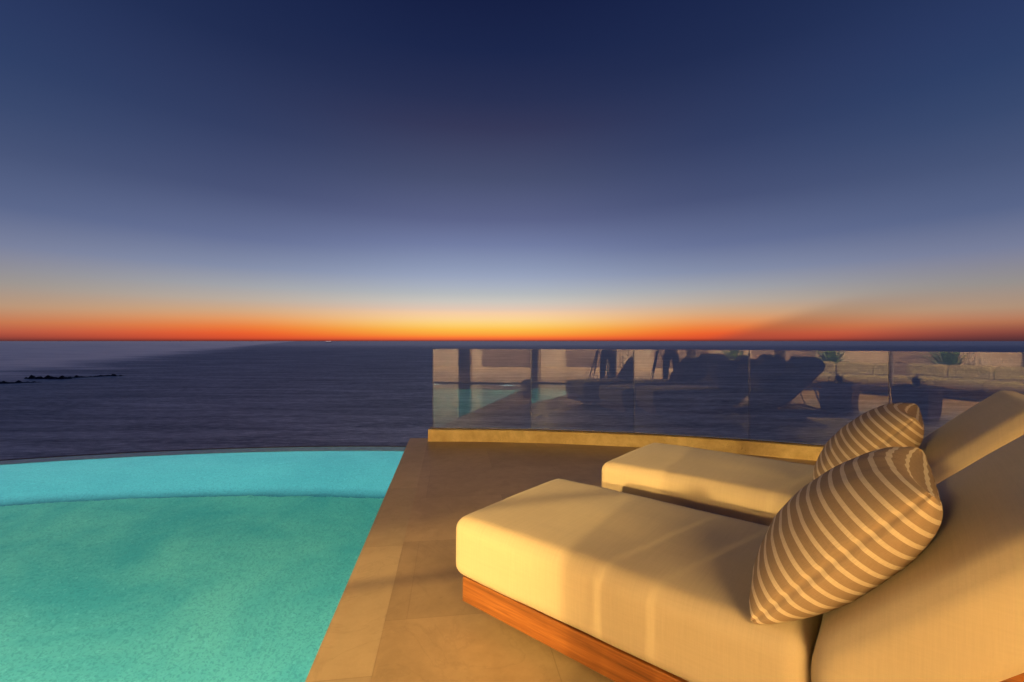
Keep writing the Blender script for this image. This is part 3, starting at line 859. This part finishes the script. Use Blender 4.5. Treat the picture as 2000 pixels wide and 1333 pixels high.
def square_pot(t):
    bm = bmesh.new()
    lo = [bm.verts.new((x * .23, y * .23, .002)) for x, y in ((-1, -1), (1, -1), (1, 1), (-1, 1))]; hi = [bm.verts.new((x * .26, y * .26, .50)) for x, y in ((-1, -1), (1, -1), (1, 1), (-1, 1))]
    ih = [bm.verts.new((x * .22, y * .22, .50)) for x, y in ((-1, -1), (1, -1), (1, 1), (-1, 1))]; il = [bm.verts.new((x * .22, y * .22, .44)) for x, y in ((-1, -1), (1, -1), (1, 1), (-1, 1))]
    bm.faces.new(lo[::-1]); bm.faces.new(il)
    for i in range(4):
        j = (i + 1) % 4
        bm.faces.new((lo[i], lo[j], hi[j], hi[i])); bm.faces.new((hi[i], hi[j], ih[j], ih[i])); bm.faces.new((ih[i], ih[j], il[j], il[i]))
    link_obj('planter', bm, M_basket, t)
def round_pot(t):
    bm = bmesh.new(); lathe(bm, [(.20, .002), (.27, .40), (.28, .44), (.24, .44), (.23, .38)], 24); link_obj('planter', bm, M_plaster, t, True)
leafy('agave_plant', (2.35, .45, 0), 34, .26, .022, (R(15), R(85)), M_agave, 'spiky agave in a square tan planter mirrored in the fourth panel', 'plant', square_pot, 3, .46)
for i, (x, yy, lab) in enumerate(((.9, -4.75, 'bushy green palm behind the left of the mirrored white sofa'), (2.9, -4.5, 'bushy green palm behind the right of the mirrored white sofa'), (3.6, -3.6, 'smaller green palm beside the mirrored white sofa'))):
    leafy('potted_palm', (x, yy, 0), 110, .95 if i < 2 else .7, .055, (R(5), R(80)), M_palm, lab, 'plant', round_pot, 11 + i, .42)

# ------------------------------------------------------------------ photographer and tripod (mirrored in the second panel)
def skin_chain(name, chains, mat, parent, sub=2):
    me = bpy.data.meshes.new(name); vs = []; es = []; rad = []; idx = {}
    for ch in chains:
        prev = None
        for p, r in ch:
            k = tuple(round(c, 4) for c in p)
            if k not in idx: idx[k] = len(vs); vs.append(p); rad.append(r)
            if prev is not None and prev != idx[k]: es.append((prev, idx[k]))
            prev = idx[k]
    bm = bmesh.new(); ly = bm.verts.layers.skin.verify()
    bv = [bm.verts.new(p) for p in vs]
    for i, r in enumerate(rad): bv[i][ly].radius = r if hasattr(r, '__len__') else (r, r)
    bv[0][ly].use_root = True
    for a, b in es: bm.edges.new((bv[a], bv[b]))
    bm.to_mesh(me); bm.free()
    o = bpy.data.objects.new(name, me); COL.objects.link(o); me.materials.append(mat)
    o.modifiers.new('skin', 'SKIN').use_smooth_shade = True
    sm = o.modifiers.new('sub', 'SUBSURF'); sm.levels = sub; sm.render_levels = sub
    if parent: o.parent = parent
    return o
def build_photographer():
    jean = plain('dark jeans', (.018, .024, .045), .85, .2, 30); shirt = plain('dark shirt', (.022, .022, .028), .9, .15, 30)
    skin = plain('skin', (.45, .27, .19), .55, .06, 20); hair = plain('dark hair', (.02, .014, .01), .6); shoe = plain('dark shoes', (.015, .013, .012), .5)
    t = empty('person', (.16, -.62, 0), R(2))
    tag(t, 'person in dark shirt and jeans standing behind a tripod, mirrored in the second panel', 'person')
    pel = (0, 0, .95)
    body = [[(pel, (.15, .11)), ((0, 0, 1.08), (.135, .10)), ((0, .01, 1.25), (.165, .115)), ((0, .02, 1.40), (.15, .10)), ((0, .03, 1.47), (.065, .06)), ((0, .05, 1.55), (.055, .055)),
             ((0, .07, 1.62), (.072, .085)), ((0, .075, 1.71), (.078, .095)), ((0, .06, 1.77), (.05, .06))]]
    for s in (-1, 1):
        body.append([(pel, (.15, .11)), ((s * .105, 0, .86), .092), ((s * .13, .02, .50), .062), ((s * .14, -.02, .30), .056), ((s * .145, -.03, .09), .038), ((s * .15, .0, .045), .04), ((s * .16, .12, .035), .036)])
        body.append([((0, .02, 1.40), (.15, .10)), ((s * .19, .02, 1.40), .056), ((s * .26, .06, 1.15), .045), ((s * .17, .27, 1.16), .036), ((s * .11, .36, 1.22), .027), ((s * .09, .40, 1.24), .030)])
    # one continuous body; clothing lies over it as slightly larger skins
    skin_chain('body', body, skin, t)
    leg = []
    for s in (-1, 1):
        leg.append([((0, 0, .96), (.162, .122)), ((s * .105, 0, .86), .104), ((s * .13, .02, .50), .076), ((s * .14, -.02, .30), .070), ((s * .145, -.03, .10), .058)])
    skin_chain('trousers', leg, jean, t)
    sh = [[((0, 0, .98), (.17, .13)), ((0, 0, 1.08), (.155, .12)), ((0, .01, 1.25), (.18, .13)), ((0, .02, 1.40), (.165, .115)), ((0, .03, 1.455), (.08, .075))]]
    for s in (-1, 1): sh.append([((0, .02, 1.40), (.165, .115)), ((s * .19, .02, 1.40), .07), ((s * .26, .06, 1.15), .056), ((s * .20, .205, 1.157), .046)])
    skin_chain('shirt', sh, shirt, t)
    for s in (-1, 1):
        skin_chain('shoe', [[((s * .146, -.05, .05), .048), ((s * .15, .02, .045), .05), ((s * .162, .15, .036), .037)]], shoe, t, 2)
    skin_chain('hair', [[((0, .02, 1.70), (.06, .07)), ((0, .045, 1.76), (.078, .095)), ((0, .07, 1.79), (.06, .07))]], hair, t)
    for s in (-1, 1):
        base = Vector((s * .09, .40, 1.24))
        hand = []
        for k in range(4):
            L = (.062, .072, .068, .052)[k]; r0 = base + Vector((s * (-.02), .012, .022 - .016 * k))
            p1 = r0 + Vector((-s * .018, L * .5, .002)); p2 = p1 + Vector((-s * L * .4, L * .25, -.003)); p3 = p2 + Vector((-s * L * .3, -L * .12, -.004))
            hand.append([(tuple(base), .022), (tuple(r0), .010), (tuple(p1), .009), (tuple(p2), .0085), (tuple(p3), .007)])
        th0 = base + Vector((-s * .006, -.01, .03)); hand.append([(tuple(base), .022), (tuple(th0), .012), (tuple(th0 + Vector((-s * .025, .03, .018))), .010), (tuple(th0 + Vector((-s * .04, .055, .014))), .008)])
        skin_chain('hand', hand, skin, t, 1)
    for s in (-1, 1):
        bm = bmesh.new(); bmesh.ops.create_uvsphere(bm, u_segments=12, v_segments=8, radius=.013); bm.transform(Matrix.Translation((s * .032, .150, 1.668))); link_obj('eye', bm, plain('eye white', (.5, .5, .5), .2), t, True)
build_photographer()
def build_tripod():
    t = empty('tripod', (0, -.14, 0)); tag(t, 'black camera tripod with spread legs in front of the mirrored person', 'tripod')
    for a in (100, 215, 325):
        d = Vector((math.cos(R(a)), math.sin(R(a)), 0))
        bm = bmesh.new(); add_tube(bm, [Vector((0, 0, .98)) + d * .04, Vector((0, 0, .50)) + d * .24], .016, 10); add_tube(bm, [Vector((0, 0, .52)) + d * .232, Vector((0, 0, .012)) + d * .445], .011, 10)
        l = link_obj('leg', bm, M_metal, t)
        bm = bmesh.new(); lathe(bm, [(.016, .001), (.016, .03)], 12, Matrix.Translation(d * .446)); link_obj('rubber_foot', bm, M_dark, l)
    bm = bmesh.new(); lathe(bm, [(.05, .96), (.055, 1.0), (.018, 1.01), (.018, 1.10), (.035, 1.12), (.035, 1.165)], 18); link_obj('head', bm, M_metal, t)
    c = empty('photo_camera', (0, -.02, CAM_H)); tag(c, 'black photo camera on top of the tripod', 'camera')
    box('camera_body', -.07, .07, -.16, -.09, -.05, .05, M_dark, c, .008)
    box('viewfinder', -.03, .03, -.16, -.10, .051, .075, M_dark, c, .006)
    bm = bmesh.new(); lathe(bm, [(.042, 0), (.042, .06), (.04, .075), (.034, .076), (.033, .068)], 24, Matrix.Translation((0, -.09, 0)) @ Matrix.Rotation(R(-90), 4, 'X')); link_obj('lens', bm, M_metal, c, True)
    box('mount_plate', -.03, .03, -.15, -.10, -.082, -.051, M_metal, c, .003)
build_tripod()
